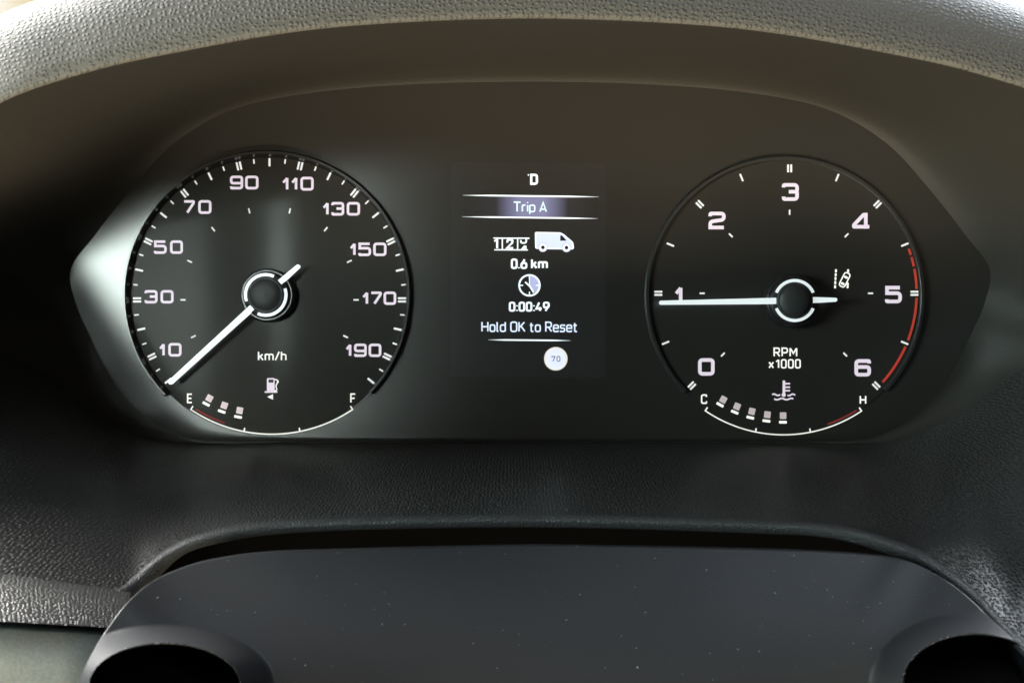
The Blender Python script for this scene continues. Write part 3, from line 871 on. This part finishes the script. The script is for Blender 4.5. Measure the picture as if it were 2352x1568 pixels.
poly("clock_wedge", [[cc] + [(cc[0] + 22 * math.sin(rad(a)), cc[1] - 22 * math.cos(rad(a))) for a in range(0, 141, 10)]], SP, M_LAV2, scr)
ck = [ribbon([(cc[0] + 23.6 * math.sin(rad(a)), cc[1] - 23.6 * math.cos(rad(a))) for a in range(0, 360, 8)], 4.2, True)]
for a in (0, 90, 180, 270):
    s, k = math.sin(rad(a)), -math.cos(rad(a)); ck.append(ribbon([(cc[0] + 23 * s, cc[1] + 23 * k), (cc[0] + 14.5 * s, cc[1] + 14.5 * k)], 2.8))
ck.append(ribbon([cc, (cc[0], cc[1] - 20)], 2.0))
ck.append(ribbon([d7(997, 345), d7(1055, 398), d7(1105, 478)], 4.0))
strokes("clock_icon", ck, SP - 5e-5, M_WHITE, scr)
caption("time_text", "0:00:49", 1168.6, 1262.6, 692.7, 715.7, 4.6, SP, M_WHITE, scr, gap=.24)
caption("hint_text", "Hold OK to Reset", 1105.4, 1326.4, 737.7, 762.3, 3.4, SP, M_TXT2, scr, gap=.20, space=.30, tilt=.003)
sg = (1276.6, 823.6)
circ2 = lambda r: [(sg[0] + r * math.cos(t * math.pi / 24), sg[1] + r * math.sin(t * math.pi / 24)) for t in range(48)]
poly("limit_sign", [circ2(27)], SP, M_SIGNRIM, scr)
poly("limit_sign_face", [circ2(23.6)], SP - 3e-5, M_SIGN, scr)
caption("limit_number", "70", 1266.6, 1287.2, 817.2, 830.6, 2.3, SP - 6e-5, M_SIGNTXT, scr, gap=.34)

# ------------------------------------------------------------------ dust lying on the cover and the bezel
def flakes(name, n, place, parent, size):
    vs, fs = [], []
    for _ in range(n):
        p, nrm = place()
        r = size[0] * (size[1] ** random.random())
        a = Vector((1, 0, 0)).cross(nrm).normalized(); b = nrm.cross(a).normalized()
        k = random.randint(4, 6); n0 = len(vs); el = random.uniform(.4, 1.0); ph = random.uniform(0, 6.3)
        for i in range(k):
            t = ph + 2 * math.pi * i / k
            q = r * random.uniform(.6, 1.1)
            vs.append(p + nrm * 0.00012 + a * (q * math.cos(t)) + b * (q * el * math.sin(t)))
        vs.append(p + nrm * (0.00015 + r * .5))
        fs += [(n0 + i, n0 + (i + 1) % k, n0 + k) for i in range(k)]
    o = mesh(name, vs, fs, M_DUST, parent)
    o["kind"] = "stuff"
    return o
def on_cover():
    while True:
        i = random.randint(30, ns - 30); t = random.random() ** 1.4 * 0.8
        a, b = Sc[i], Bc[i]
        x, y, Y = (a[k] * (1 - t) + b[k] * t for k in range(3))
        if any(math.hypot((x - h[0][0]) / h[1], (y - h[0][1]) / h[2]) < 1.55 for h in HOLES): continue
        Y -= 0.003 * math.sin(math.pi * min(1, t * 1.2))
        return P(x, y, Y), Vector((0, -0.35, 0.94)).normalized()
flakes("dust", 190, on_cover, shroud, (0.00006, 6.0))
def on_bezel():
    i = random.randint(100, nk - 100); t = random.uniform(.05, .95)
    return Kc[i].lerp(Lc[i], t) + Vector((0, 0, 0.001 * math.sin(math.pi * t) + .0002)), Vector((0, -0.35, 0.94)).normalized()
flakes("dust", 26, on_bezel, dash, (0.00010, 2.5))
